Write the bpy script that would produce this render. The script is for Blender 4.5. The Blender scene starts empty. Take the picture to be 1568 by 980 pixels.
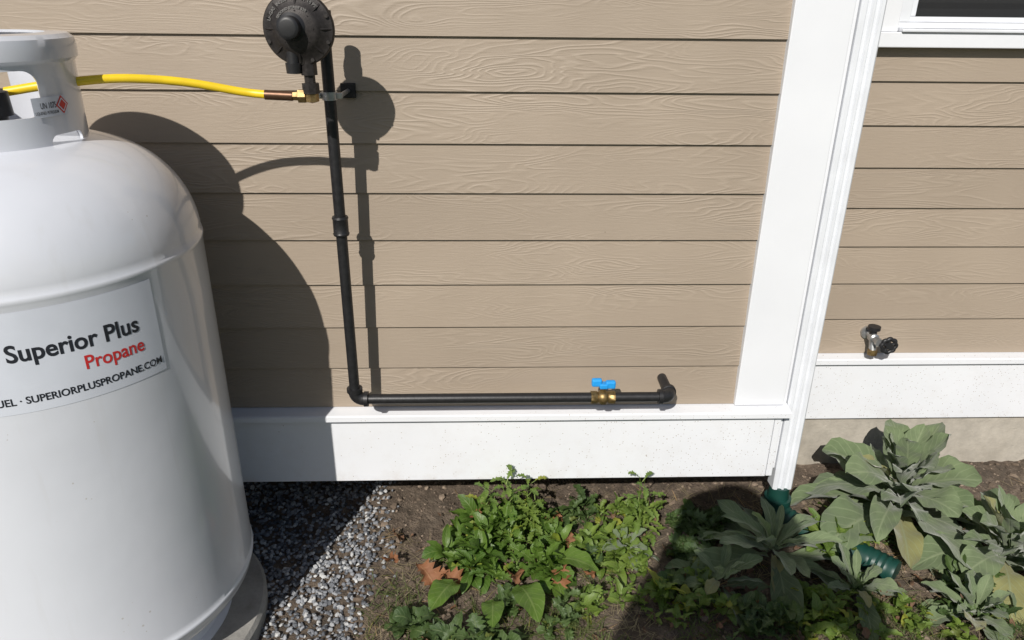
import bpy, math, random
import numpy as np
from mathutils import Vector, Matrix, noise
random.seed(7)
R=random.random
def U(a,b): return a+(b-a)*R()
scene=bpy.context.scene
col=scene.collection

# ---------------------------------------------------------------- materials
def newmat(name):
    m=bpy.data.materials.new(name); m.use_nodes=True
    nt=m.node_tree; b=nt.nodes['Principled BSDF']
    return m,nt,b
def N(nt,t,**kw):
    n=nt.nodes.new(t)
    for k,v in kw.items():
        if k in n.inputs: n.inputs[k].default_value=v
        else: setattr(n,k,v)
    return n
def L(nt,a,b): nt.links.new(a,b)
def mathn(nt,op,a,b=None):
    n=nt.nodes.new('ShaderNodeMath'); n.operation=op
    for i,x in enumerate((a,b)):
        if x is None: continue
        if isinstance(x,(int,float)): n.inputs[i].default_value=x
        else: nt.links.new(x,n.inputs[i])
    return n.outputs[0]
def ramp(nt,fac,stops):
    n=nt.nodes.new('ShaderNodeValToRGB'); cr=n.color_ramp
    while len(cr.elements)<len(stops): cr.elements.new(0.5)
    for e,(p,c) in zip(cr.elements,stops):
        e.position=p; e.color=(c[0],c[1],c[2],1) if not isinstance(c,(int,float)) else (c,c,c,1)
    nt.links.new(fac,n.inputs[0]); return n.outputs[0]
def mixc(nt,fac,a,b,mode='MIX'):
    n=nt.nodes.new('ShaderNodeMix'); n.data_type='RGBA'; n.blend_type=mode
    for s,x in ((n.inputs[0],fac),(n.inputs[6],a),(n.inputs[7],b)):
        if isinstance(x,(int,float)): s.default_value=x
        elif isinstance(x,tuple): s.default_value=(x[0],x[1],x[2],1)
        else: nt.links.new(x,s)
    return n.outputs[2]
def bump(nt,b,h,strength=0.5,dist=0.01):
    n=nt.nodes.new('ShaderNodeBump'); n.inputs['Strength'].default_value=strength
    n.inputs['Distance'].default_value=dist
    nt.links.new(h,n.inputs['Height']); nt.links.new(n.outputs[0],b.inputs['Normal'])
def noisef(nt,vec,scale,detail=3,rough=.5,dist=0):
    n=N(nt,'ShaderNodeTexNoise'); n.inputs['Scale'].default_value=scale
    n.inputs['Detail'].default_value=detail; n.inputs['Roughness'].default_value=rough
    n.inputs['Distortion'].default_value=dist
    if vec is not None: nt.links.new(vec,n.inputs['Vector'])
    return n.outputs['Fac']
def ocoord(nt): return N(nt,'ShaderNodeTexCoord').outputs['Object']

EXP=0.1519; Z0=0.531
def mat_siding():
    m,nt,b=newmat('fiber_cement_siding')
    co=ocoord(nt); s=N(nt,'ShaderNodeSeparateXYZ'); L(nt,co,s.inputs[0])
    idx=mathn(nt,'FLOOR',mathn(nt,'DIVIDE',mathn(nt,'SUBTRACT',s.outputs[2],Z0),EXP))
    wn=N(nt,'ShaderNodeTexWhiteNoise'); wn.noise_dimensions='1D'; L(nt,idx,wn.inputs['W'])
    off=mathn(nt,'MULTIPLY',wn.outputs[0],37.0)
    c=N(nt,'ShaderNodeCombineXYZ')
    L(nt,mathn(nt,'ADD',mathn(nt,'MULTIPLY',s.outputs[0],1.5),off),c.inputs[0])
    L(nt,off,c.inputs[1]); L(nt,mathn(nt,'MULTIPLY',s.outputs[2],9.0),c.inputs[2])
    n1=noisef(nt,c.outputs[0],1.25,2.5,.42,.3)
    ring=mathn(nt,'SINE',mathn(nt,'MULTIPLY',n1,150.0))
    ring=mathn(nt,'POWER',mathn(nt,'MAXIMUM',mathn(nt,'ADD',mathn(nt,'MULTIPLY',ring,.5),.5),0.0),2.6)
    msk=ramp(nt,noisef(nt,c.outputs[0],1.1,2),[(.42,.04),(.66,.9)])
    c2=N(nt,'ShaderNodeCombineXYZ')
    L(nt,mathn(nt,'ADD',mathn(nt,'MULTIPLY',s.outputs[0],16),off),c2.inputs[0]); L(nt,mathn(nt,'MULTIPLY',s.outputs[2],170),c2.inputs[2])
    fine=noisef(nt,c2.outputs[0],1.0,4,.65)
    h=mathn(nt,'ADD',mathn(nt,'MULTIPLY',ring,msk),mathn(nt,'MULTIPLY',fine,.85))
    bump(nt,b,h,.5,.0020)
    base=mixc(nt,ramp(nt,noisef(nt,co,2.2,5),[(.3,0),(.7,1)]),(.300,.243,.188),(.340,.278,.217))
    base=mixc(nt,mathn(nt,'MULTIPLY',mathn(nt,'MULTIPLY',ring,msk),.13),base,(.47,.40,.32))
    base=mixc(nt,mathn(nt,'MULTIPLY',ramp(nt,noisef(nt,co,38,5,.7),[(.58,0),(.78,1)]),.12),base,(.2,.15,.1))
    v=N(nt,'ShaderNodeTexVoronoi'); v.inputs['Scale'].default_value=11; L(nt,co,v.inputs['Vector'])
    spk=mathn(nt,'LESS_THAN',v.outputs['Distance'],mathn(nt,'MULTIPLY',mathn(nt,'SUBTRACT',noisef(nt,co,3,2),.50),.22))
    base=mixc(nt,mathn(nt,'MULTIPLY',spk,.55),base,(.12,.09,.06))
    tone=mathn(nt,'ADD',mathn(nt,'MULTIPLY',wn.outputs[0],.07),.96)
    cc=N(nt,'ShaderNodeCombineColor'); 
    for i in range(3): L(nt,tone,cc.inputs[i])
    base=mixc(nt,1.0,base,cc.outputs[0],'MULTIPLY')
    L(nt,base,b.inputs['Base Color']); b.inputs['Roughness'].default_value=.6
    return m
def mat_trim():
    m,nt,b=newmat('white_trim'); co=ocoord(nt)
    base=mixc(nt,ramp(nt,noisef(nt,co,3,4),[(.3,0),(.75,1)]),(.735,.75,.785),(.685,.70,.735))
    s=N(nt,'ShaderNodeSeparateXYZ'); L(nt,co,s.inputs[0])
    low=ramp(nt,s.outputs[2],[(.24,1.0),(.50,.8),(.56,.3),(.9,0.0)])
    xr=ramp(nt,mathn(nt,'MULTIPLY',mathn(nt,'ADD',s.outputs[0],1.0),.4),[(.1,.5),(.8,1.0)])
    spk=None
    for sc,th in ((110,.50),(190,.47),(60,.60)):
        v=N(nt,'ShaderNodeTexVoronoi'); v.inputs['Scale'].default_value=sc; L(nt,co,v.inputs['Vector'])
        cs=N(nt,'ShaderNodeSeparateColor'); L(nt,v.outputs['Color'],cs.inputs[0])
        dens=mathn(nt,'MULTIPLY',mathn(nt,'MULTIPLY',noisef(nt,co,5,5,.75),low),xr)
        # only a random share of the cells carries a speck of random size
        keep=mathn(nt,'GREATER_THAN',mathn(nt,'ADD',dens,mathn(nt,'MULTIPLY',cs.outputs[0],.5)),th+.24)
        q=mathn(nt,'LESS_THAN',v.outputs['Distance'],mathn(nt,'MULTIPLY',cs.outputs[1],.26))
        q=mathn(nt,'MULTIPLY',q,keep)
        spk=q if spk is None else mathn(nt,'MAXIMUM',spk,q)
    base=mixc(nt,mathn(nt,'MULTIPLY',spk,.7),base,(.26,.20,.14))
    dirt=ramp(nt,noisef(nt,co,10,6,.72),[(.48,0),(.8,.42)])
    edge=ramp(nt,s.outputs[2],[(.235,1.0),(.29,.35),(.55,.25)])
    base=mixc(nt,mathn(nt,'MULTIPLY',mathn(nt,'MULTIPLY',dirt,low),edge),base,(.42,.34,.26))
    L(nt,base,b.inputs['Base Color']); b.inputs['Roughness'].default_value=.45
    bump(nt,b,noisef(nt,co,60,3),.08,.002)
    return m
def mat_plain(name,colr,rough=.5,metal=0,bs=0,bscale=80,var=.12,dist=.001):
    m,nt,b=newmat(name); co=ocoord(nt)
    f=ramp(nt,noisef(nt,co,bscale*.35,4),[(.3,1-var),(.7,1+var)])
    L(nt,mixc(nt,1.0,colr,f,'MULTIPLY'),b.inputs['Base Color'])
    b.inputs['Roughness'].default_value=rough; b.inputs['Metallic'].default_value=metal
    if bs: bump(nt,b,noisef(nt,co,bscale,4,.6),bs,dist)
    return m
def mat_tank():
    m,nt,b=newmat('tank_paint'); co=ocoord(nt)
    base=mixc(nt,ramp(nt,noisef(nt,co,1.6,5),[(.35,0),(.7,1)]),(.66,.68,.735),(.60,.62,.675))
    mp=N(nt,'ShaderNodeMapping'); mp.inputs['Scale'].default_value=(14,14,1.2); L(nt,co,mp.inputs[0])
    st=ramp(nt,noisef(nt,mp.outputs[0],1.5,5,.6),[(.58,0),(.82,.22)])
    base=mixc(nt,st,base,(.48,.46,.43))
    v=N(nt,'ShaderNodeTexVoronoi'); v.inputs['Scale'].default_value=38; L(nt,co,v.inputs['Vector'])
    sz=mathn(nt,'MULTIPLY',mathn(nt,'SUBTRACT',noisef(nt,co,4,4,.7),.52),.7)
    base=mixc(nt,mathn(nt,'MULTIPLY',mathn(nt,'LESS_THAN',v.outputs['Distance'],sz),.5),base,(.35,.3,.25))
    L(nt,base,b.inputs['Base Color']); b.inputs['Roughness'].default_value=.28
    b.inputs['Coat Weight'].default_value=.7; b.inputs['Coat Roughness'].default_value=.06
    bump(nt,b,noisef(nt,co,6,3),.16,.012)
    return m
def mat_leaf(name,c1,c2,rib,trans=.3,rough=.5,fuzz=0,veins=9):
    m,nt,b=newmat(name)
    uv=N(nt,'ShaderNodeTexCoord').outputs['UV']; s=N(nt,'ShaderNodeSeparateXYZ'); L(nt,uv,s.inputs[0])
    geo=N(nt,'ShaderNodeNewGeometry'); rnd=geo.outputs['Random Per Island']
    co=ocoord(nt)
    patch=ramp(nt,noisef(nt,co,5,3),[(.35,0),(.65,1)])
    base=mixc(nt,mathn(nt,'ADD',mathn(nt,'MULTIPLY',rnd,.6),mathn(nt,'MULTIPLY',patch,.4)),c1,c2)
    base=mixc(nt,mathn(nt,'MULTIPLY',ramp(nt,noisef(nt,co,28,4),[(.4,0),(.75,1)]),.35),base,tuple(x*.55 for x in c1))
    yl=mathn(nt,'GREATER_THAN',rnd,.94)
    base=mixc(nt,mathn(nt,'MULTIPLY',yl,.5),base,(c2[0]*1.9,c2[1]*1.25,c2[2]*.8))
    d=mathn(nt,'ABSOLUTE',mathn(nt,'SUBTRACT',s.outputs[0],.5))
    mid=ramp(nt,d,[(0,1),(.05,.0)])
    side=mathn(nt,'SINE',mathn(nt,'MULTIPLY',mathn(nt,'SUBTRACT',s.outputs[1],mathn(nt,'MULTIPLY',d,.55)),veins*6.28))
    side=ramp(nt,side,[(.80,0),(1,.5)])
    vein=mathn(nt,'MAXIMUM',mid,side)
    base=mixc(nt,mathn(nt,'MULTIPLY',vein,.6),base,rib)
    L(nt,base,b.inputs['Base Color']); b.inputs['Roughness'].default_value=rough
    if fuzz:
        b.inputs['Sheen Weight'].default_value=fuzz; b.inputs['Sheen Roughness'].default_value=.5
    bn=mathn(nt,'ADD',mathn(nt,'MULTIPLY',vein,-.6),mathn(nt,'MULTIPLY',noisef(nt,co,160,2),.5))
    bump(nt,b,bn,.5,.003)
    tr=N(nt,'ShaderNodeBsdfTranslucent'); L(nt,mixc(nt,1.0,base,(1.3,1.5,.7),'MULTIPLY'),tr.inputs[0])
    mx=N(nt,'ShaderNodeMixShader'); mx.inputs[0].default_value=trans
    L(nt,b.outputs[0],mx.inputs[1]); L(nt,tr.outputs[0],mx.inputs[2])
    L(nt,mx.outputs[0],nt.nodes['Material Output'].inputs[0])
    return m
def mat_island(name,stops,rough=.8,bs=.4):
    m,nt,b=newmat(name)
    geo=N(nt,'ShaderNodeNewGeometry'); c=ramp(nt,geo.outputs['Random Per Island'],stops)
    co=ocoord(nt)
    c=mixc(nt,.45,c,ramp(nt,noisef(nt,co,180,4),[(.3,.5),(.7,1.4)]),'MULTIPLY')
    L(nt,c,b.inputs['Base Color']); b.inputs['Roughness'].default_value=rough
    bump(nt,b,noisef(nt,co,260,3),bs,.002)
    return m
def mat_ground():
    m,nt,b=newmat('soil_and_lawn'); co=ocoord(nt)
    soil=ramp(nt,noisef(nt,co,22,7,.7),[(.28,(.05,.037,.027)),(.5,(.145,.108,.08)),(.72,(.27,.21,.16))])
    soil=mixc(nt,ramp(nt,noisef(nt,co,5,4),[(.4,0),(.65,.4)]),soil,(.09,.075,.055))
    lawn=ramp(nt,noisef(nt,co,3.5,8,.75),[(.3,(.03,.045,.012)),(.6,(.07,.10,.03)),(.8,(.12,.12,.05))])
    s=N(nt,'ShaderNodeSeparateXYZ'); L(nt,co,s.inputs[0])
    k=mathn(nt,'ADD',s.outputs[1],mathn(nt,'MULTIPLY',noisef(nt,co,4,4),.5))
    L(nt,mixc(nt,ramp(nt,mathn(nt,'ADD',k,1.6),[(.45,1),(.75,0)]),soil,lawn),b.inputs['Base Color'])
    b.inputs['Roughness'].default_value=.95
    bump(nt,b,mathn(nt,'ADD',noisef(nt,co,45,6,.7),mathn(nt,'MULTIPLY',noisef(nt,co,220,3),.4)),.9,.02)
    return m
def mat_concrete(name,c):
    m,nt,b=newmat(name); co=ocoord(nt)
    f=ramp(nt,noisef(nt,co,9,7,.68),[(.3,tuple(x*.68 for x in c)),(.7,tuple(x*1.15 for x in c))])
    st=ramp(nt,noisef(nt,co,2.5,4),[(.5,0),(.75,.4)])
    L(nt,mixc(nt,st,f,(c[0]*.55,c[1]*.5,c[2]*.42)),b.inputs['Base Color'])
    b.inputs['Roughness'].default_value=.9
    bump(nt,b,noisef(nt,co,70,6,.7),.5,.006); return m

SID=mat_siding(); TRIM=mat_trim(); TANK=mat_tank(); GROUND=mat_ground()
IRON=mat_plain('black_iron',(.022,.022,.024),.42,.3,.35,220,.25)
CAST=mat_plain('cast_metal_dark',(.030,.026,.025),.5,.4,.4,300,.3)
BRASS=mat_plain('brass',(.26,.18,.08),.45,.85,.25,200,.35)
BRONZE=mat_plain('hose_ferrule',(.12,.065,.04),.4,.7,.1,200,.2)
GALV=mat_plain('galvanized',(.45,.46,.47),.4,.8,.2,120,.25)
YEL=mat_plain('yellow_hose',(.80,.56,.02),.4,0,.05,60,.08)
BLUE=mat_plain('blue_plastic',(.02,.30,.72),.4,0,0,60,.08)
BLKPL=mat_plain('black_plastic',(.015,.015,.017),.45,0,.1,100,.2)
SPOUT=mat_plain('white_vinyl',(.68,.70,.74),.4,0,.03,30,.05)
LABEL=mat_plain('label_film',(.60,.63,.70),.22,0,0,40,.03)
WHITEP=mat_plain('raised_letters',(.16,.155,.15),.5,0,0,40,.1)
INK=mat_plain('black_ink',(.02,.022,.03),.4,0,0,40,.05)
RED=mat_plain('red_ink',(.55,.03,.03),.4,0,0,40,.05)
GREEN=mat_plain('green_drain_plastic',(.006,.045,.035),.45,0,.1,60,.1)
CONC=mat_concrete('foundation_concrete',(.42,.385,.33)); PAD=mat_concrete('pad_concrete',(.33,.32,.30))
ROOF=mat_plain('roof_shingle',(.05,.05,.05),.9,0,.6,40,.3,.01)
BLIND=mat_plain('blind_slats',(.12,.12,.125),.6,0,0,30,.1)
GLASS,_nt,_b=newmat('window_glass'); _b.inputs['Base Color'].default_value=(.03,.032,.036,1); _b.inputs['Roughness'].default_value=.04; _b.inputs['Alpha'].default_value=.55
CLOTH=mat_plain('clothes',(.05,.07,.12),.9,0,.3,90,.2); SKINM=mat_plain('skin',(.5,.3,.22),.5)

# ---------------------------------------------------------------- mesh helpers
def empty(name):
    e=bpy.data.objects.new(name,None); col.objects.link(e); return e
def mk(name,verts,faces,mat,parent=None,smooth=False,uvs=None):
    me=bpy.data.meshes.new(name)
    me.from_pydata([tuple(v) for v in verts],[],[tuple(f) for f in faces])
    me.validate(clean_customdata=False); me.update()
    for mm in (mat if isinstance(mat,list) else [mat]): me.materials.append(mm)
    if uvs is not None:
        ul=me.uv_layers.new(name='UVMap')
        li=np.empty(len(me.loops),dtype=np.int32); me.loops.foreach_get('vertex_index',li)
        ul.data.foreach_set('uv',np.asarray(uvs,dtype=np.float32)[li].ravel())
    if smooth: me.polygons.foreach_set('use_smooth',[True]*len(me.polygons))
    ob=bpy.data.objects.new(name,me); col.objects.link(ob)
    if parent: ob.parent=parent
    return ob
def bevel(ob,w=.003,seg=2):
    md=ob.modifiers.new('bevel','BEVEL'); md.width=w; md.segments=seg; md.limit_method='ANGLE'; return ob
def box(name,x0,x1,y0,y1,z0,z1,mat,parent=None,bv=0):
    v=[(x,y,z) for x in (x0,x1) for y in (y0,y1) for z in (z0,z1)]
    f=[(0,1,3,2),(4,6,7,5),(0,4,5,1),(2,3,7,6),(0,2,6,4),(1,5,7,3)]
    o=mk(name,v,f,mat,parent)
    if bv: bevel(o,bv)
    return o
def smoothpath(pts,n=8):
    P=[Vector(p) for p in pts]; P=[P[0]*2-P[1]]+P+[P[-1]*2-P[-2]]; out=[]
    for i in range(1,len(P)-2):
        for k in range(n):
            t=k/n; a,b,c,d=P[i-1:i+3]
            out.append(.5*((2*b)+(c-a)*t+(2*a-5*b+4*c-d)*t*t+(3*b-a-3*c+d)*t**3))
    out.append(P[-2]); return out
def tube(name,path,rad,mat,parent=None,seg=20,caps=True):
    P=[Vector(p) for p in path]; n=len(P)
    rads=rad if isinstance(rad,(list,tuple)) else [rad]*n
    V=[];F=[]; T0=(P[1]-P[0]).normalized()
    a=Vector((0,0,1)) if abs(T0.z)<.9 else Vector((1,0,0))
    u=T0.cross(a).normalized()
    for i in range(n):
        T=(P[min(i+1,n-1)]-P[max(i-1,0)]).normalized()
        u=(u-T*u.dot(T)).normalized(); w=T.cross(u)
        for k in range(seg):
            an=2*math.pi*k/seg; V.append(P[i]+(u*math.cos(an)+w*math.sin(an))*rads[i])
    for i in range(n-1):
        for k in range(seg):
            a_=i*seg+k;b_=i*seg+(k+1)%seg; F.append((a_,b_,b_+seg,a_+seg))
    if caps: F.append(tuple(range(seg))[::-1]); F.append(tuple(range((n-1)*seg,n*seg)))
    o=mk(name,V,F,mat,parent,True); 
    md=o.modifiers.new('es','EDGE_SPLIT'); md.split_angle=math.radians(40); return o
def rod(name,p0,p1,prof,mat,parent=None,seg=24):
    """lathe profile [(t along metres, radius)] from p0 toward p1"""
    p0=Vector(p0); d=(Vector(p1)-p0).normalized()
    return tube(name,[p0+d*(t+1e-5*i) for i,(t,r) in enumerate(prof)],[r for t,r in prof],mat,parent,seg)
def lathe(name,prof,cx,cy,mat,parent=None,seg=96,smooth=True,split=35):
    V=[];F=[]
    for r,z in prof:
        for k in range(seg):
            a=2*math.pi*k/seg; V.append((cx+r*math.cos(a),cy+r*math.sin(a),z))
    for i in range(len(prof)-1):
        for k in range(seg):
            a=i*seg+k;b=i*seg+(k+1)%seg; F.append((a,b,b+seg,a+seg))
    o=mk(name,V,F,mat,parent,smooth)
    md=o.modifiers.new('es','EDGE_SPLIT'); md.split_angle=math.radians(split); return o

# ---------------------------------------------------------------- camera
psi,th,rho=math.radians(2.2),math.radians(23.6),math.radians(.65)
CAM=Vector((0,-2.27,1.85))
f=Vector((math.sin(psi)*math.cos(th),math.cos(psi)*math.cos(th),-math.sin(th)))
r0=Vector((math.cos(psi),-math.sin(psi),0)); up0=r0.cross(f)
r=r0*math.cos(rho)+up0*math.sin(rho); up=r.cross(f)
cd=bpy.data.cameras.new('camera'); cam=bpy.data.objects.new('camera',cd); col.objects.link(cam)
M=Matrix((r,up,-f)).transposed().to_4x4(); M.translation=CAM; cam.matrix_world=M
cd.sensor_width=36; cd.lens=25.94; cd.clip_start=.02; cd.clip_end=500
scene.camera=cam

# ---------------------------------------------------------------- light
SUN=Vector((.36,1,-.82)).normalized()
sd=bpy.data.lights.new('sun','SUN'); sd.energy=4.7; sd.angle=math.radians(.5); sd.color=(1,.955,.885)
so=bpy.data.objects.new('sun',sd); col.objects.link(so); so.rotation_euler=SUN.to_track_quat('-Z','Y').to_euler()
w=bpy.data.worlds.new('World'); scene.world=w; w.use_nodes=True; nt=w.node_tree
sk=nt.nodes.new('ShaderNodeTexSky'); sk.sky_type='NISHITA'; sk.sun_disc=False
sk.sun_elevation=math.asin(-SUN.z); sk.sun_rotation=math.atan2(-SUN.x,-SUN.y)%(2*math.pi)
nt.links.new(sk.outputs[0],nt.nodes['Background'].inputs[0]); nt.nodes['Background'].inputs[1].default_value=.065
scene.view_settings.view_transform='Standard'; scene.view_settings.look='None'; scene.view_settings.exposure=0

# ---------------------------------------------------------------- ground
def gz(x,y):
    h=.024*noise.noise(Vector((x*2.3,y*2.3,0)))+.014*noise.noise(Vector((x*9,y*9,3)))+.008*noise.noise(Vector((x*28,y*28,5)))
    return h
xs=np.concatenate([[-150,-60,-25,-10,-5,-3,-2.2],np.arange(-1.7,3.3,.014),[3.6,4.5,6,10,25,60,150]])
ys=np.concatenate([[-150,-60,-25,-10,-6,-4,-3,-2.2,-1.6],np.arange(-1.3,.5,.014),[.8,2,6,20,60,150]])
V=[]
for y in ys:
    for x in xs:
        e=max(0,min(1,(x+2)/.3))*max(0,min(1,(3.4-x)/.3))*max(0,min(1,(y+1.5)/.3))
        V.append((x,y,gz(x,y)*e))
nx=len(xs); F=[(j*nx+i,j*nx+i+1,(j+1)*nx+i+1,(j+1)*nx+i) for j in range(len(ys)-1) for i in range(nx-1)]
mk('ground',V,F,GROUND,None,True)

# ---------------------------------------------------------------- house
house=empty('house')
YR=.40
def planks(name,xa,xb,y0,zlist,parent):
    V=[];F=[]
    for zi,a,b in zlist:
        n=len(V)
        for x in (a,b):
            V+=[(x,y0-.0065,zi),(x,y0+.0045,zi+EXP+.02),(x,y0+.0125,zi+EXP+.02),(x,y0+.0025,zi)]
        F+=[(n,n+4,n+5,n+1),(n+1,n+5,n+6,n+2),(n+3,n+7,n+4,n),(n+2,n+6,n+7,n+3),(n,n+1,n+2,n+3),(n+4,n+7,n+6,n+5)]
    return mk(name,V,F,SID,parent)
planks('siding_front',0,0,0,[(Z0+EXP*n+.001,-5,.885) for n in range(16)],house)
rl=[]
for n in range(16):
    z=Z0+EXP*n+.001
    if z<1.70 or z>2.95: rl.append((z,1.06,5))
    else: rl+= [(z,1.06,1.34),(z,2.62,5)]
planks('siding_recessed',0,0,YR,rl,house)
box('wall_core_front',-5,1.045,.014,2.5,.245,2.98,TRIM,house)
box('wall_core_low',1.045,5,YR+.014,2.5,.245,1.72,TRIM,house)
box('wall_core_left_of_window',1.045,1.37,YR+.014,2.5,1.7205,2.98,TRIM,house)
box('wall_core_right_of_window',2.60,5,YR+.014,2.5,1.7205,2.98,TRIM,house)
box('room_dark',1.33,2.60,YR+.35,YR+.4,1.70,2.98,BLKPL,house)
box('corner_board',.88,1.056,-.022,.02,.533,2.98,TRIM,house,.003)
box('corner_board_side',1.0565,1.075,-.0,YR-.01,.25,2.98,TRIM,house,.002)
box('frieze',-5,.878,-.018,.01,2.86,2.98,TRIM,house,.003)
box('roof',-5.4,5.4,-.3,2.9,3.0,3.2,ROOF,house)
box('water_table_board',-5,1.03,-.03,.01,.235,.498,TRIM,house,.002)
box('water_table_return',1.033,1.056,-.028,.01,.235,.498,TRIM,house,.002)
v=[(x,y,z) for x in (-5,1.075) for (y,z) in ((-.058,.500),(-.058,.518),(-.052,.522),(.01,.531),(.01,.500))]
mk('water_table_cap',v,[(0,1,2,3,4)[::-1],(5,6,7,8,9)]+[(i,(i+1)%5,5+(i+1)%5,5+i) for i in range(5)],TRIM,house)
box('water_table_board_recessed',1.077,5,YR-.03,YR+.01,.235,.498,TRIM,house,.002)
v=[(x,y+YR,z) for x in (1.077,5) for (y,z) in ((-.05,.500),(-.05,.520),(-.045,.524),(.01,.533),(.01,.500))]
mk('water_table_cap_recessed',v,[(0,1,2,3,4)[::-1],(5,6,7,8,9)]+[(i,(i+1)%5,5+(i+1)%5,5+i) for i in range(5)],TRIM,house)
box('foundation',-5,5,YR-.008,2.4,-.4,.233,CONC,house)
# window
win=empty('window'); win.parent=house
box('casing_bottom',1.29,2.66,YR-.045,YR+.02,1.708,1.757,TRIM,win,.003)
box('casing_left',1.29,1.40,YR-.03,YR+.02,1.7575,2.90,TRIM,win,.003)
box('casing_right',2.57,2.66,YR-.03,YR+.02,1.7575,2.90,TRIM,win,.003)
box('sill_drip',1.405,2.565,YR-.055,YR+.02,1.7575,1.768,SPOUT,win,.003)
box('frame_bottom',1.402,2.569,YR-.02,YR+.05,1.7685,1.787,SPOUT,win,.003)
box('frame_left',1.402,1.44,YR-.02,YR+.05,1.7875,2.88,SPOUT,win,.003)
box('frame_right',2.535,2.569,YR-.02,YR+.05,1.7875,2.88,SPOUT,win,.003)
box('sash_bottom',1.4405,2.534,YR+.005,YR+.04,1.7875,1.805,SPOUT,win,.003)
box('sash_left',1.4405,1.47,YR+.005,YR+.04,1.8055,2.88,SPOUT,win,.003)
box('glass',1.4705,2.534,YR+.02,YR+.026,1.8055,2.88,GLASS,win)
for k in range(18):
    box('blind_slat_%d'%k,1.48,2.53,YR+.07,YR+.085,1.80+k*.05,1.83+k*.05,BLIND,win)

# downspout
ds=empty('downspout')
x0,x1,ya,yb=1.078,1.152,-.012,.045
fx=[x0,x0+.006,x0+.016,x0+.021,x0+.030,x0+.035,x0+.041,x0+.046,x0+.054,x0+.059,x1-.006,x1]
fy=[ya+.006,ya,ya,ya+.008,ya+.008,ya,ya,ya+.008,ya+.008,ya,ya,ya+.006]
prof=list(zip(fx,fy))+[(x1,yb),(x0,yb)]
n=len(prof); V=[(x,y,z) for z in (.16,3.0) for x,y in prof]
mk('spout_body',V,[(i,(i+1)%n,n+(i+1)%n,n+i) for i in range(n)]+[tuple(range(n))[::-1]],SPOUT,ds)
box('strap',x0-.004,x1+.003,ya-.004,yb,1.95,1.98,SPOUT,ds)
dr=empty('drain_pipe')
tube('riser',[(1.115,.015,-.1),(1.115,.015,.07),(1.115,.015,.0705),(1.115,.015,.11),(1.115,.015,.111),(1.115,.015,.16)],[.044,.044,.05,.05,.040,.036],GREEN,dr)
pp=smoothpath([(1.115,.0,.04),(1.20,-.10,.03),(1.33,-.22,.03),(1.42,-.32,.03)],12)
tube('corrugated_leader',pp,[.045+(.004 if i%2 else 0) for i in range(len(pp))],GREEN,dr)

# ---------------------------------------------------------------- gas pipe
gp=empty('gas_pipe'); PX,PY,PZ=-.43,-.135,.635; PE=.615; PR=.0165
def band(name,p0,p1,r,w,parent,mat=IRON):
    return rod(name,p0,p1,[(0,PR),(0,r),(.006,r+.002),(.009,r),(w-.009,r),(w-.006,r+.002),(w,r),(w,PR)],mat,parent)
tube('vertical_pipe',[(PX,PY,PZ+.02),(PX,PY,1.79)],PR,IRON,gp)
tube('horizontal_pipe',[(PX+.02,PY,PZ),(PE-.02,PY,PZ)],PR,IRON,gp)
def elbow(name,a,b,c,rr,parent):
    a,b,c=map(Vector,(a,b,c)); pts=[]
    for i in range(9):
        t=i/8; pts.append(a*(1-t)**2+b*2*t*(1-t)+c*t*t)
    tube(name,pts,rr,IRON,parent)
    for k,(p,q) in enumerate(((a,b),(c,b))):
        d=(q-p).normalized(); rod(name+'_bead_%d'%k,p-d*.008,q,[(0,PR),(0,rr+.004),(.013,rr+.004),(.015,rr)],IRON,parent)
elbow('elbow_corner',(PX,PY,PZ+.034),(PX,PY,PZ),(PX+.034,PY,PZ),PR+.005,gp)
elbow('elbow_wall',(PE-.034,PY,PZ),(PE,PY,PZ),(PE,PY+.034,PZ),PR+.005,gp)
tube('wall_stub',[(PE,PY+.03,PZ),(PE,.01,PZ)],PR,IRON,gp)
band('coupling',(PX,PY,1.195),(PX,PY,1.3),PR+.006,.058,gp)
vx=.387
rod('valve_body',(vx-.04,PY,PZ),(vx+.1,PY,PZ),[(0,PR),(0,.022),(.02,.022),(.024,.019),(.032,.026),(.048,.026),(.056,.019),(.060,.022),(.08,.022),(.08,PR)],BRASS,gp,seg=8)
tube('valve_stem',[(vx,PY,PZ+.02),(vx,PY,PZ+.045)],.008,BRASS,gp)
for s in (-1,1):
    box('valve_handle_wing_%d'%(s+2),min(vx+s*.006,vx+s*.040),max(vx+s*.006,vx+s*.040),PY-.010,PY+.010,PZ+.034+(.008 if s<0 else 0),PZ+.062+(.008 if s<0 else 0),BLUE,gp,.006)
box('valve_handle_hub',vx-.014,vx+.014,PY-.014,PY+.014,PZ+.036,PZ+.054,BLUE,gp,.004)
rod('clamp_ring',(PX,PY,1.585),(PX,PY,2),[(0,PR),(0,PR+.005),(.022,PR+.005),(.022,PR)],GALV,gp)
box('clamp_ear',PX-.034,PX+.036,PY-.004,PY+.004,1.588,1.604,GALV,gp,.002)
rod('clamp_bolt',(PX-.028,PY-.016,1.596),(PX-.028,PY+.016,1.596),[(0,.0001),(0,.007),(.006,.007),(.006,.004),(.03,.004)],GALV,gp,seg=6)
tube('standoff_rod',[(PX+.03,PY+.003,1.596),(PX+.03,0,1.596)],.006,GALV,gp)
box('wall_plate',PX+.008,PX+.052,-.014,-.004,1.575,1.617,IRON,gp,.002)

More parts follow.
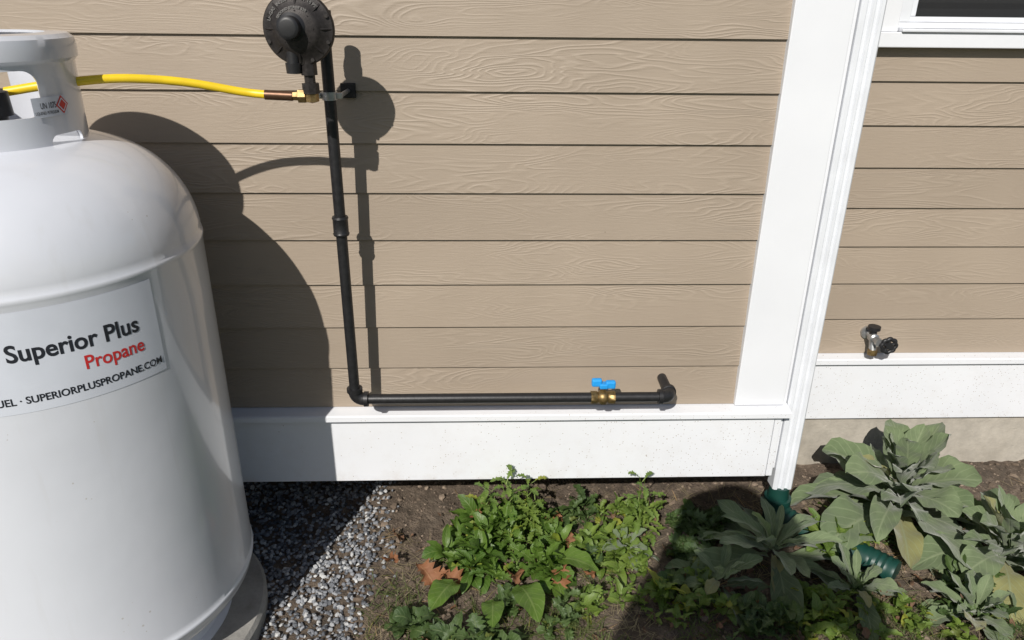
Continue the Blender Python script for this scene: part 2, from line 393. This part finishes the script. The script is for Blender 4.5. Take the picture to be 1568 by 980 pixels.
# ---------------------------------------------------------------- regulator
rg=empty('gas_regulator'); RX,RY,RZ=-.460,-.285,1.774
def yl(name,prof,cx,cz,mat,seg=48):
    return rod(name,(cx,prof[0][0],cz),(cx,prof[0][0]+1,cz),[(y-prof[0][0],rr) for y,rr in prof],mat,rg,seg)
yl('diaphragm_case',[(RY-.035,.0001),(RY-.035,.045),(RY-.030,.055),(RY-.018,.066),(RY-.014,.084),(RY-.010,.087),(RY-.002,.087),(RY-.001,.085),(RY+.001,.085),(RY+.002,.087),(RY+.010,.084),(RY+.014,.070),(RY+.045,.055),(RY+.055,.03),(RY+.055,.0001)],RX,RZ,CAST,64)
yl('bonnet_cap',[(RY-.075,.0001),(RY-.075,.018),(RY-.074,.022),(RY-.071,.026),(RY-.040,.027),(RY-.034,.036),(RY-.034,.0001)],RX-.012,RZ+.004,BLKPL)
for k in range(8):
    a=2*math.pi*(k+.5)/8
    rod('bolt_%d'%k,(RX+.078*math.cos(a),RY-.021,RZ+.078*math.sin(a)),(RX+.078*math.cos(a),RY,RZ+.078*math.sin(a)),[(0,.0001),(0,.005),(.010,.005),(.010,.003)],CAST,rg,6)
    rod('rib_%d'%k,(RX+.040*math.cos(a+.39),RY-.034,RZ+.040*math.sin(a+.39)),(RX+.082*math.cos(a+.39),RY-.012,RZ+.082*math.sin(a+.39)),[(0,.003),(.045,.003)],CAST,rg,8)
def ring_text(name,txt,rr,a0,y,size,mat):
    cu=bpy.data.curves.new(name,'FONT'); cu.body=txt; cu.size=size; cu.extrude=.0006; cu.offset=.0002; cu.resolution_u=2
    ob=bpy.data.objects.new(name,cu); col.objects.link(ob)
    dg=bpy.context.evaluated_depsgraph_get(); me=bpy.data.meshes.new_from_object(ob.evaluated_get(dg))
    col.objects.unlink(ob); bpy.data.objects.remove(ob)
    for v in me.vertices:
        a=a0-v.co.x/rr; q=rr+v.co.y
        v.co=(RX+q*math.cos(a),y-v.co.z,RZ+q*math.sin(a))
    me.materials.clear(); me.materials.append(mat)
    o=bpy.data.objects.new(name,me); col.objects.link(o); o.parent=rg
ring_text('cast_letters_top','LP-GAS  IN 250 PSI  OUT 10 PSI',.0670,math.radians(165),RY-.0195,.0105,WHITEP)
ring_text('cast_letters_inner','SECOND STAGE 620',.0470,math.radians(150),RY-.0362,.0085,WHITEP)
tube('outlet_arm',smoothpath([(RX+.01,RY+.04,RZ-.01),(RX+.02,PY-.02,RZ-.005),(PX,PY,RZ+.012)]),.023,CAST,rg)
rod('outlet_boss',(PX,PY,RZ-.035),(PX,PY,RZ+.1),[(0,PR),(0,.025),(.03,.025),(.032,.022),(.075,.022),(.08,.0001)],CAST,rg)
rod('vent',(RX-.02,RY-.012,RZ-.05),(RX-.024,RY-.012,RZ-.2),[(0,.016),(.03,.016),(.03,.02),(.055,.018),(.055,.0001)],BLKPL,rg)
rod('inlet_nipple',(RX+.012,RY+.005,RZ-.055),(RX+.015,RY+.005,RZ-.3),[(0,.014),(.02,.014),(.02,.021),(.055,.021),(.055,.014),(.075,.014),(.075,.022),(.10,.022),(.10,.014)],CAST,rg,8)
hz=1.612
rod('brass_elbow_body',(RX+.014,RY+.005,hz+.022),(RX+.014,RY+.005,hz-.1),[(0,.013),(0,.018),(.035,.018),(.04,.0001)],BRASS,rg,8)
rod('brass_flare_nut',(RX+.002,RY+.005,hz),(RX-.3,RY+.005,hz),[(0,.012),(.003,.018),(.022,.018),(.024,.012),(.04,.011)],BRASS,rg,6)
hs=empty('gas_hose')
h0=(RX-.035,RY+.005,hz)
tube('ferrule',[h0,(RX-.105,RY+.003,hz+.003)],.0125,BRONZE,hs)
tube('hose',smoothpath([(RX-.10,RY+.003,hz+.003),(RX-.16,RY,hz+.010),(-.75,-.33,hz+.038),(-.88,-.39,1.663),(-1.0,-.45,1.655),(-1.10,-.47,1.64)]),.0105,YEL,hs)

# ---------------------------------------------------------------- tank
CX,CY,TR=-1.145,-.483,.413
tk=empty('propane_tank')
prof=[(TR*min(1,math.sin(t*math.pi/2)**.75) if t<1 else TR,.245-.12*math.cos(t*math.pi/2)) for t in np.linspace(0,1,14)]
prof+=[(TR+.0025,.248),(TR+.0032,.254),(TR+.0025,.260),(TR,.262)]
prof+=[(TR,z) for z in np.linspace(.28,1.262,10)]
prof+=[(TR+.002,1.267),(TR+.003,1.273),(TR+.002,1.279),(TR-.001,1.283)]
for t in np.linspace(0.04,1,26):
    a=t*math.pi/2; prof.append((TR*math.cos(a)**.60 if t<1 else .0,1.285+.262*math.sin(a)**1.05))
lathe('tank_shell',prof,CX,CY,TANK,tk,160,split=60)
lathe('foot_ring',[(.30,.075),(.30,.19),(.306,.19),(.306,.075),(.33,.071),(.33,.068),(.30,.068)],CX,CY,TANK,tk)
def collar():
    seg=144; rc=.2
    outer=[(rc-.004,1.535),(rc-.003,1.60),(rc-.002,1.66),(rc-.001,1.706),(rc+.003,1.711),(rc+.008,1.716),(rc+.009,1.74),(rc+.006,1.757),(rc-.004,1.766),(rc-.05,1.768)]
    inner=[(rr-.007 if i<9 else rr,zz-(0 if i<7 else .006)) for i,(rr,zz) in enumerate(outer)][::-1]
    prof=outer+inner; V=[];F=[]; n=len(prof)
    for rr,zz in prof:
        for k in range(seg):
            a=2*math.pi*k/seg; V.append((CX+rr*math.cos(a),CY+rr*math.sin(a),zz))
    for i in range(n):
        for k in range(seg):
            A=i*seg+k;B=i*seg+(k+1)%seg; j=(i+1)%n; F.append((A,B,j*seg+(k+1)%seg,j*seg+k))
    o=mk('collar',V,F,TANK,tk,True)
    cutters=[]
    for ang,hw,z0_,z1_,bv in ((-51,.083,1.600,1.697,.030),(129,.083,1.600,1.697,.030),(-10,.05,1.50,1.557,.018),(-100,.05,1.50,1.557,.018),(80,.05,1.5,1.557,.018),(170,.05,1.5,1.557,.018)):
        c=box('cut',-.06,.06,-hw,hw,z0_-1.6,z1_-1.6,TANK)
        me=c.data; me.clear_geometry()
        pts=[]
        for (sx,sz) in ((1,1),(-1,1),(-1,-1),(1,-1)):
            for q in range(7):
                a=math.radians({(1,1):0,(-1,1):90,(-1,-1):180,(1,-1):270}[(sx,sz)]+15*q)
                pts.append((sx*(hw-bv)+bv*math.cos(a),(z0_+z1_)/2-1.6+sz*((z1_-z0_)/2-bv)+bv*math.sin(a)))
        m_=len(pts)
        me.from_pydata([(x,p[0],p[1]) for x in (-.06,.06) for p in pts],[],[tuple(range(m_))[::-1],tuple(range(m_,2*m_))]+[(i,(i+1)%m_,m_+(i+1)%m_,m_+i) for i in range(m_)])
        a=math.radians(ang); c.location=(CX+rc*math.cos(a),CY+rc*math.sin(a),1.6); c.rotation_euler=(0,0,a)
        md=o.modifiers.new('bool','BOOLEAN'); md.operation='DIFFERENCE'; md.solver='EXACT'; md.object=c; cutters.append(c)
    bpy.context.view_layer.update()
    dg=bpy.context.evaluated_depsgraph_get(); me=bpy.data.meshes.new_from_object(o.evaluated_get(dg))
    o.modifiers.clear(); o.data=me
    for c in cutters: bpy.data.objects.remove(c)
    for p in me.polygons: p.use_smooth=True
    md=o.modifiers.new('es','EDGE_SPLIT'); md.split_angle=math.radians(38)
collar()
rod('tank_valve',(CX,CY,1.53),(CX,CY,2),[(0,.03),(.05,.03),(.05,.018),(.10,.018),(.10,.028),(.14,.026),(.14,.001)],BRASS,tk)
rod('gauge_cap',(CX+.06,CY-.08,1.53),(CX+.06,CY-.08,2),[(0,.03),(.07,.03),(.07,.042),(.12,.040),(.12,.001)],BLKPL,tk)
rod('relief_cap',(CX-.07,CY-.05,1.53),(CX-.07,CY-.05,2),[(0,.03),(.07,.03),(.07,.042),(.11,.040),(.11,.001)],BLKPL,tk)
def cyl_patch(name,a0,a1,z0,z1,rr,mat,parent,n=40):
    V=[]
    for i in range(n+1):
        a=math.radians(a0+(a1-a0)*i/n)
        for z in (z0,z1): V.append((CX+rr*math.cos(a),CY+rr*math.sin(a),z))
    F=[(2*i,2*i+2,2*i+3,2*i+1) for i in range(n)]
    return mk(name,V,F,mat,parent,True)
def cyl_text(name,txt,a0,a1,zb,hs,mat,rr,bold=0.0):
    cu=bpy.data.curves.new(name,'FONT'); cu.body=txt; cu.offset=bold; cu.resolution_u=4
    ob=bpy.data.objects.new(name,cu); col.objects.link(ob)
    dg=bpy.context.evaluated_depsgraph_get(); me=bpy.data.meshes.new_from_object(ob.evaluated_get(dg))
    col.objects.unlink(ob); bpy.data.objects.remove(ob)
    xs_=[v.co.x for v in me.vertices]; xa,xb=min(xs_),max(xs_)
    for v in me.vertices:
        t=(v.co.x-xa)/(xb-xa); a=math.radians(a0+(a1-a0)*t)
        v.co=(CX+rr*math.cos(a),CY+rr*math.sin(a),zb+v.co.y*hs)
    me.materials.clear(); me.materials.append(mat)
    o=bpy.data.objects.new(name,me); col.objects.link(o); o.parent=tk
    return o
cyl_patch('label',-118,-25,1.022,1.252,TR+.0009,LABEL,tk)
cyl_text('label_text_name','Superior Plus',-68.6,-32,1.143,.055,INK,TR+.0016,.022)
cyl_text('label_text_product','Propane',-49.5,-31.5,1.093,.046,RED,TR+.0016,.016)
cyl_text('label_text_web','FUEL · SUPERIORPLUSPROPANE.COM',-75.5,-26.3,1.044,.024,INK,TR+.0016,.020)
cyl_text('label_text_before','K',-78,-73.5,1.147,.06,RED,TR+.0016,.012)
cr=.1995
cyl_patch('hazard_sticker',-33,-8,1.598,1.640,cr+.0003,LABEL,tk,16)
cyl_text('hazard_text','UN 1075',-28,-17,1.616,.018,INK,cr+.0009,.01)
cyl_text('hazard_text_small','LIQUEFIED PETROLEUM',-32,-16,1.604,.009,INK,cr+.0009,.01)
for k,(aw,zw,mm,off) in enumerate(((5.2,.020,RED,.0010),(4.0,.0155,LABEL,.0014),(3.0,.0115,RED,.0018))):
    V=[];c0=-12
    for (da,dz) in ((0,-1),(1,0),(0,1),(-1,0)):
        a=math.radians(c0+aw*da); V.append((CX+(cr+off)*math.cos(a),CY+(cr+off)*math.sin(a),1.620+zw*dz))
    mk('hazard_diamond_%d'%k,V,[(0,1,2,3)],mm,tk)
pd=empty('concrete_pad')
lathe('pad',[(0,-.1),(.43,-.1),(.435,.055),(.425,.068),(0,.068)],CX,CY,PAD,pd,64)

# ---------------------------------------------------------------- foliage
class Acc:
    def __init__(s): s.V=[];s.F=[];s.UV=[]
    def leaf(s,p,az,Ln,W,e0,droop,shape='ov',nl=8,nw=4,fold=.25,wav=.0,stem=0.0,twist=0):
        n0=len(s.V); px,py,pz=p; ca,sa=math.cos(az),math.sin(az)
        hx=0;hz_=0; 
        if stem>0:
            hx=stem*math.cos(e0); hz_=stem*math.sin(e0)
            w0=.0018
            b=len(s.V)
            for (q,zq) in ((0,0),(hx,hz_)):
                for sg in (-1,1):
                    s.V.append((px+q*ca-sg*w0*sa,py+q*sa+sg*w0*ca,pz+zq)); s.UV.append((.5,0))
            s.F.append((b,b+1,b+3,b+2)); n0=len(s.V)
        ph=R()*6; bend=U(-.5,.5)
        for i in range(nl+1):
            t=i/nl
            if i>0:
                e=e0-droop*(t-.5/nl); hx+=Ln/nl*math.cos(e); hz_+=Ln/nl*math.sin(e)
            e=e0-droop*t
            if shape=='ov': wd=W*math.sin(math.pi*min(1,t**.75*.97+.02))**.8
            elif shape=='ob': wd=W*(.16+.84*math.sin(math.pi*min(1,(t**1.35)*.96+.02))**.9) if t<.99 else W*.04
            elif shape=='heart': wd=W*max(.03,(1-t)**.6*min(1,(t*5+.35)))
            elif shape=='tooth': wd=W*math.sin(math.pi*min(1,t**1.2*.95+.04))**.7*(1 if i%2 else .55)
            else: wd=W*(1-t)**.6*min(1,.5+t*2)
            lat0=bend*Ln*.25*t*t
            for j in range(nw+1):
                q=(j/nw-.5)*2
                lat=q*wd*.5*math.cos(fold*abs(q)*.8)+lat0
                lift=abs(q)*wd*.5*fold+wav*W*math.sin(t*17+ph+q)*abs(q)+twist*q*wd*t
                X=hx-lift*math.sin(e); Z=hz_+lift*math.cos(e)
                s.V.append((px+X*ca-lat*sa,py+X*sa+lat*ca,pz+Z)); s.UV.append((j/nw,t))
        for i in range(nl):
            for j in range(nw):
                a=n0+i*(nw+1)+j; s.F.append((a,a+1,a+nw+2,a+nw+1))
    def build(s,name,mat): return mk(name,s.V,s.F,mat,None,True,s.UV)
MUL=mat_leaf('mullein_leaf',(.110,.158,.075),(.185,.235,.122),(.29,.34,.20),.18,.85,.3,8)
WEED=mat_leaf('weed_leaf',(.065,.140,.020),(.15,.245,.038),(.26,.34,.11),.35,.45,0,7)
WEED2=mat_leaf('groundcover_leaf',(.10,.18,.03),(.21,.29,.05),(.28,.34,.12),.35,.5,0,5)
DKW=mat_leaf('dark_weed_leaf',(.045,.085,.028),(.10,.16,.042),(.18,.24,.09),.3,.5,0,6)
DRY=mat_leaf('dry_leaf',(.20,.105,.06),(.12,.078,.052),(.28,.19,.12),.15,.75,0,6)
DRYR=mat_leaf('dry_leaf_russet',(.30,.12,.05),(.22,.10,.05),(.36,.20,.10),.2,.7,0,6)
GRASS=mat_leaf('grass_blade',(.06,.10,.022),(.16,.19,.055),(.2,.24,.08),.35,.6,0,1)
STRAW=mat_leaf('straw',(.24,.19,.115),(.38,.32,.2),(.4,.33,.2),.2,.8,0,1)
GRAV=mat_island('gravel',[(0,(.06,.065,.075)),(.4,(.16,.17,.19)),(.75,(.29,.30,.32)),(1,(.52,.52,.51))],.75,.4)
SOILC=mat_island('soil_clod',[(0,(.06,.045,.033)),(.6,(.15,.112,.082)),(1,(.27,.21,.16))],.95,.6)

def mullein(name,x,y,n,size,h=.06,seed=1,wr=.40,emax=1.25):
    random.seed(seed); A=Acc(); z=gz(x,y)
    for i in range(n):
        t=i/n; az=i*2.39996+U(-.3,.3)
        e0=.12+emax*t+U(-.15,.2); Ln=size*(1.1-.62*t)*U(.75,1.12)
        A.leaf((x+math.cos(az)*.02,y+math.sin(az)*.02,z+.02+h*t),az,Ln,Ln*wr*U(.85,1.15),e0,U(.4,1.4)*(1.1-.5*t),'ob',12,6,U(.1,.65),.09,0,U(-.4,.4))
    return A.build(name,MUL)
mullein('mullein_plant',1.57,-.01,42,.38,.20,11,.43)
mullein('mullein_plant',1.82,-.28,34,.31,.12,12,.43)
mullein('mullein_plant',1.02,-.22,26,.32,.07,13,.27,.95)
mullein('mullein_plant',.80,-.34,14,.17,.05,14,.33)
mullein('mullein_plant',1.57,-.52,20,.17,.07,15,.44)
mullein('mullein_plant',.50,-.17,10,.12,.05,16)
mullein('mullein_plant',1.24,-.40,14,.18,.05,17,.33)

def rosette(A,x,y,n,size,shape='ov',w=.35,emin=.3,emax=1.3,z=None,h=0):
    z=gz(x,y) if z is None else z
    nl=12 if shape=='tooth' else 7
    for i in range(n):
        t=i/n; az=i*2.4+U(-.5,.5)
        A.leaf((x,y,z+h*t),az,size*U(.55,1.2),size*w*U(.75,1.25),emin+(emax-emin)*t+U(-.25,.25),U(.4,1.7),shape,nl,4,U(.1,.6),.08,size*U(0,.35),U(-.5,.5))
random.seed(21); A=Acc()
for i in range(40):
    a=U(0,6.28); q=U(0,1)**.65
    x=.05+.25*q*math.cos(a); y=-.18+.22*q*math.sin(a)
    rosette(A,x,y,int(U(7,16)),U(.045,.11),random.choice(['ov','ov','ob','tooth']),U(.32,.55),.25,1.4,None,.13*(1-q)+.02)
for (x,y,az,Ln) in ((.10,-.36,-1.2,.17),(-.10,-.34,-2.0,.15),(.22,-.26,-.4,.15),(.02,-.42,-1.6,.12)):
    A.leaf((x,y,gz(x,y)+.05),az,Ln,Ln*.62,.5,1.0,'ov',10,6,.25,.06,.03)
A.build('weed_plant',WEED)
A=Acc(); random.seed(5)
for (sx,sy,hh,n) in ((.08,-.09,.30,28),(-.0,-.09,.26,24),(.15,-.07,.25,22),(.56,-.10,.31,18),(.17,-.12,.22,20),(.60,-.06,.2,14)):
    for i in range(n):
        t=i/n; A.leaf((sx+.012*math.sin(i),sy,gz(sx,sy)+hh*t),i*2.4,U(.05,.085)*(1.1-.5*t),.026,U(.2,.9),1.1,'tooth',10,4,.3,.08,.02)
    for k in range(2): A.leaf((sx+k*.002,sy,gz(sx,sy)),0.2+k*1.57,hh,.006,1.53,.05,'g',4,2,.2)
A.build('stalk_weed',WEED2)
random.seed(31); A=Acc()
def clump(cx,cy,r,n,s0,s1,shapes,A,nmin=5,nmax=10):
    for i in range(n):
        a=U(0,6.28); q=r*math.sqrt(R()); rosette(A,cx+q*math.cos(a),cy+q*.8*math.sin(a),int(U(nmin,nmax)),U(s0,s1),random.choice(shapes),U(.5,.85),.15,1.1,None,.05)
clump(.46,-.18,.15,24,.03,.075,['heart','ov'],A)
clump(.66,-.42,.15,22,.03,.07,['heart'],A)
clump(.52,.02,.11,12,.03,.06,['heart','tooth'],A)
clump(.40,-.42,.12,12,.025,.06,['heart','tooth'],A)
clump(1.10,-.52,.16,18,.03,.065,['heart'],A)
clump(1.30,-.16,.08,12,.05,.10,['heart','ov'],A)
clump(1.36,-.60,.18,18,.03,.055,['heart'],A)
clump(1.92,.0,.10,8,.03,.06,['heart'],A)
clump(2.0,-.3,.12,10,.04,.07,['heart'],A)
A.build('groundcover_plant',WEED2)
random.seed(41); A=Acc()
for i in range(34):
    cx=U(-.3,2.2); cy=U(-.95,-.15)
    if cx<.0 and cy>-.38: continue
    clump(cx,cy,U(.03,.10),int(U(2,6)),.022,U(.04,.08),['ov','tooth','heart'],A,5,10)
for (cx,cy) in ((.36,.04),(.75,.0),(.86,-.03),(.25,-.5),(-.22,-.55),(.05,-.58),(.9,-.5),(.75,-.15),(.70,-.25)):
    clump(cx,cy,.09,6,.03,.08,['ov','tooth'],A,6,11)
A.build('dark_weed_plant',DKW)
random.seed(51); A=Acc()
for i in range(38000):
    x=U(-.40,2.4); y=U(-1.1,.08)
    d=noise.noise(Vector((x*5,y*5,9)))*1.5+(-y-.34)*2.4
    if R()>d: continue
    if x<-.22+.1*noise.noise(Vector((y*6,0,0))) and R()<.55: continue
    A.leaf((x,y,gz(x,y)-.003),U(0,6.28),U(.03,.10),U(.0018,.0045),U(.05,1.3),U(.2,2.0),'g',3,2,.4)
A.build('grass',GRASS)
A=Acc()
for i in range(7500):
    x=U(-.4,2.4); y=U(-1.0,.2)
    if noise.noise(Vector((x*3,y*3,4)))<-.1+(.10 if x<.9 else -.2): continue
    A.leaf((x,y,gz(x,y)+U(0,.014)),U(0,6.28),U(.025,.11),U(.0012,.0035),U(-.1,.25),U(-.2,.3),'g',3,2,.2)
A.build('dry_straw',STRAW)
random.seed(61); A=Acc()
cl=[(U(-.3,2.0),U(-.8,.15)) for _ in range(9)]
for i in range(230):
    if R()<.6:
        c=random.choice(cl); x=c[0]+random.gauss(0,.09); y=min(.2,c[1]+random.gauss(0,.07))
    else: x=U(-.38,2.1); y=U(-.85,.2)
    if x<-.38: continue
    big=R()<.15
    A.leaf((x,y,gz(x,y)+U(.005,.03)),U(0,6.28),U(.04,.07) if big else U(.012,.04),U(.03,.05) if big else U(.008,.024),U(-.3,.5),U(-1.5,1.8),'ov',7,6,U(.2,1.1),.16,0,U(-.8,.8))
A.build('fallen_leaves',DRY)
A=Acc()
for (x,y,s) in ((-.20,-.26,.12),(.14,-.36,.11),(.29,-.27,.11),(-.12,-.30,.11),(.02,-.02,.08),(.12,.0,.09),(.62,-.66,.11),(-.27,-.24,.08),(.34,-.12,.07),(.4,-.33,.07),(.31,.0,.06),(.26,-.02,.05),(.92,-.44,.06)):
    A.leaf((x-.04,y,gz(x,y)+.05),U(0,6.28),s,s*.72,.15,1.5,'tooth',14,6,U(.2,.6),.14,0,U(-.4,.4))
A.build('fallen_leaves',DRYR)

# stones
def stones(name,pts,mat,seed):
    random.seed(seed)
    t=(1+5**.5)/2
    bv=[Vector(v).normalized() for v in ((-1,t,0),(1,t,0),(-1,-t,0),(1,-t,0),(0,-1,t),(0,1,t),(0,-1,-t),(0,1,-t),(t,0,-1),(t,0,1),(-t,0,-1),(-t,0,1))]
    bf=[(0,11,5),(0,5,1),(0,1,7),(0,7,10),(0,10,11),(1,5,9),(5,11,4),(11,10,2),(10,7,6),(7,1,8),(3,9,4),(3,4,2),(3,2,6),(3,6,8),(3,8,9),(4,9,5),(2,4,11),(6,2,10),(8,6,7),(9,8,1)]
    V=[];F=[]
    for (x,y,z,s) in pts:
        m=Matrix.Rotation(U(0,6.28),3,'Z')@Matrix.Rotation(U(-.6,.6),3,'X')@Matrix.Rotation(U(-.6,.6),3,'Y')
        sc=(s*U(.8,1.4),s*U(.7,1.1),s*U(.45,.8)); n=len(V)
        for v in bv:
            k=U(.72,1.15); q=m@Vector((v.x*sc[0]*k,v.y*sc[1]*k,v.z*sc[2]*k)); V.append((x+q.x,y+q.y,z+q.z))
        F+=[(a+n,b+n,c+n) for a,b,c in bf]
    return mk(name,V,F,mat)
random.seed(71); P=[]
for i in range(13000):
    x=U(-1.75,-.25); y=U(-1.15,.36)
    if (x-CX)**2+(y-CY)**2<.42**2: continue
    edge=-.44+.08*noise.noise(Vector((y*4,1,2)))+.10*min(0,y+.35)
    if x>edge+abs(random.gauss(0,.05)): continue
    P.append((x,y,gz(x,y)+U(.0,.012),U(.005,.0105)))
stones('gravel',P,GRAV,1)
P=[]
for i in range(9000):
    x=U(-.5,2.4); y=U(-1.0,.38); P.append((x,y,gz(x,y)+U(-.002,.003),U(.002,.007) if R()<.92 else U(.008,.02)))
stones('soil_clods',P,SOILC,2)

# ---------------------------------------------------------------- faucet
fc=empty('outdoor_faucet'); fx_,fz_=1.54,.625
rod('flange',(fx_,YR+.0,fz_),(fx_,YR-1,fz_),[(0,.026),(.012,.026),(.014,.012),(.05,.012)],GALV,fc)
rod('body',(fx_-.0,YR-.04,fz_),(fx_,YR-1,fz_),[(0,.014),(.005,.019),(.03,.019),(.035,.013),(.055,.012),(.055,.016),(.07,.016)],GALV,fc)
tube('spout',smoothpath([(fx_,YR-.055,fz_),(fx_,YR-.065,fz_-.03),(fx_,YR-.075,fz_-.06)]),.014,GALV,fc)
rod('spout_nut',(fx_,YR-.072,fz_-.045),(fx_,YR-.08,fz_-.2),[(0,.014),(0,.019),(.022,.019),(.022,.012)],BRASS,fc,8)
hc=Vector((fx_+.032,YR-.120,fz_-.006))
pts=[hc+Vector((.028*math.cos(a)*(1+.07*math.cos(8*a)),0,.028*math.sin(a)*(1+.07*math.cos(8*a)))) for a in np.linspace(0,2*math.pi,49)]
tube('handle_rim',pts,.008,BLKPL,fc,10)
rod('handle_hub',hc+Vector((0,-.008,0)),hc+Vector((0,1,0)),[(0,.0001),(0,.014),(.014,.016),(.014,.0001)],BLKPL,fc,12)
for k in range(5):
    a=k*math.pi*.4+.4; tube('handle_spoke_%d'%k,[hc,hc+Vector((.03*math.cos(a),0,.03*math.sin(a)))],.006,BLKPL,fc,8)
rod('stem',(fx_,YR-.09,fz_),hc,[(0,.008),(.045,.008)],GALV,fc)
rod('vacuum_breaker',(fx_-.0,YR-.05,fz_+.01),(fx_,YR-.05,fz_+1),[(0,.014),(.022,.014),(.022,.024),(.036,.024),(.04,.0001)],BLKPL,fc)

# ---------------------------------------------------------------- photographer (stands behind the camera, casts the shadow)
ph=empty('photographer')
def skinfig(name,joints,edges,mat):
    me=bpy.data.meshes.new(name); me.from_pydata([j[0] for j in joints],edges,[]); me.materials.append(mat)
    o=bpy.data.objects.new(name,me); col.objects.link(o); o.parent=ph
    o.modifiers.new('skin','SKIN'); sv=me.skin_vertices[0].data
    for i,j in enumerate(joints): sv[i].radius=(j[1],j[2] if len(j)>2 else j[1])
    sv[0].use_root=True
    s=o.modifiers.new('sub','SUBSURF'); s.levels=2; s.render_levels=2
    return o
bx,by=.06,-2.50
J=[((bx,by,1.10),.24,.15),((bx,by,1.32),.24,.15),((bx,by,1.66),.26,.15),((bx,by,1.82),.16,.12),((bx,by,1.88),.08,.08),
((bx-.24,by,1.76),.10),((bx-.30,by+.02,1.48),.075),((bx-.17,by+.16,1.68),.05),
((bx+.30,by,1.80),.11),((bx+.50,by+.02,1.60),.085),((bx+.18,by+.16,1.72),.05),
((bx-.13,by,.98),.13),((bx-.14,by+.02,.55),.09),((bx-.14,by-.02,.10),.06),((bx-.14,by+.12,.05),.05),
((bx+.13,by,.98),.13),((bx+.14,by+.02,.55),.09),((bx+.14,by-.02,.10),.06),((bx+.14,by+.12,.05),.05),
((bx-.16,by+.20,1.80),.036),((bx+.04,by+.20,1.80),.036)]
E=[(0,1),(1,2),(2,3),(3,4),(2,5),(5,6),(6,7),(2,8),(8,9),(9,10),(0,11),(11,12),(12,13),(13,14),(0,15),(15,16),(16,17),(17,18),(7,19),(10,20)]
skinfig('body',J,E,CLOTH)
HV=[(bx+.09*math.sin(t)*math.cos(p),by+.11*math.sin(t)*math.sin(p)+.0,2.01+.145*math.cos(t)) for t in np.linspace(.01,3.13,16) for p in np.linspace(0,2*math.pi,24,endpoint=False)]
HF=[(i*24+k,i*24+(k+1)%24,(i+1)*24+(k+1)%24,(i+1)*24+k) for i in range(15) for k in range(24)]
mk('head',HV,HF,SKINM,ph,True)
lathe('sun_hat',[(.001,2.195),(.06,2.192),(.10,2.175),(.118,2.14),(.124,2.075),(.16,2.065),(.215,2.06),(.215,2.055),(.16,2.059),(.118,2.067),(.112,2.14)],bx,by-.01,CLOTH,ph,48)
for s in (-1,1):
    for k in range(5):
        zb=1.80+.02*k; cxh=bx-.06
        skinfig('finger_%d_%d'%(s+1,k),[((cxh+s*.10,by+.185,zb-.02),.009),((cxh+s*.10,by+.20,zb),.008),((cxh+s*.07,by+.208,zb+.005),.007)],[(0,1),(1,2)],SKINM)
box('phone',-.09,.09,-2.293,-2.284,1.81,1.89,BLKPL,ph,.003)
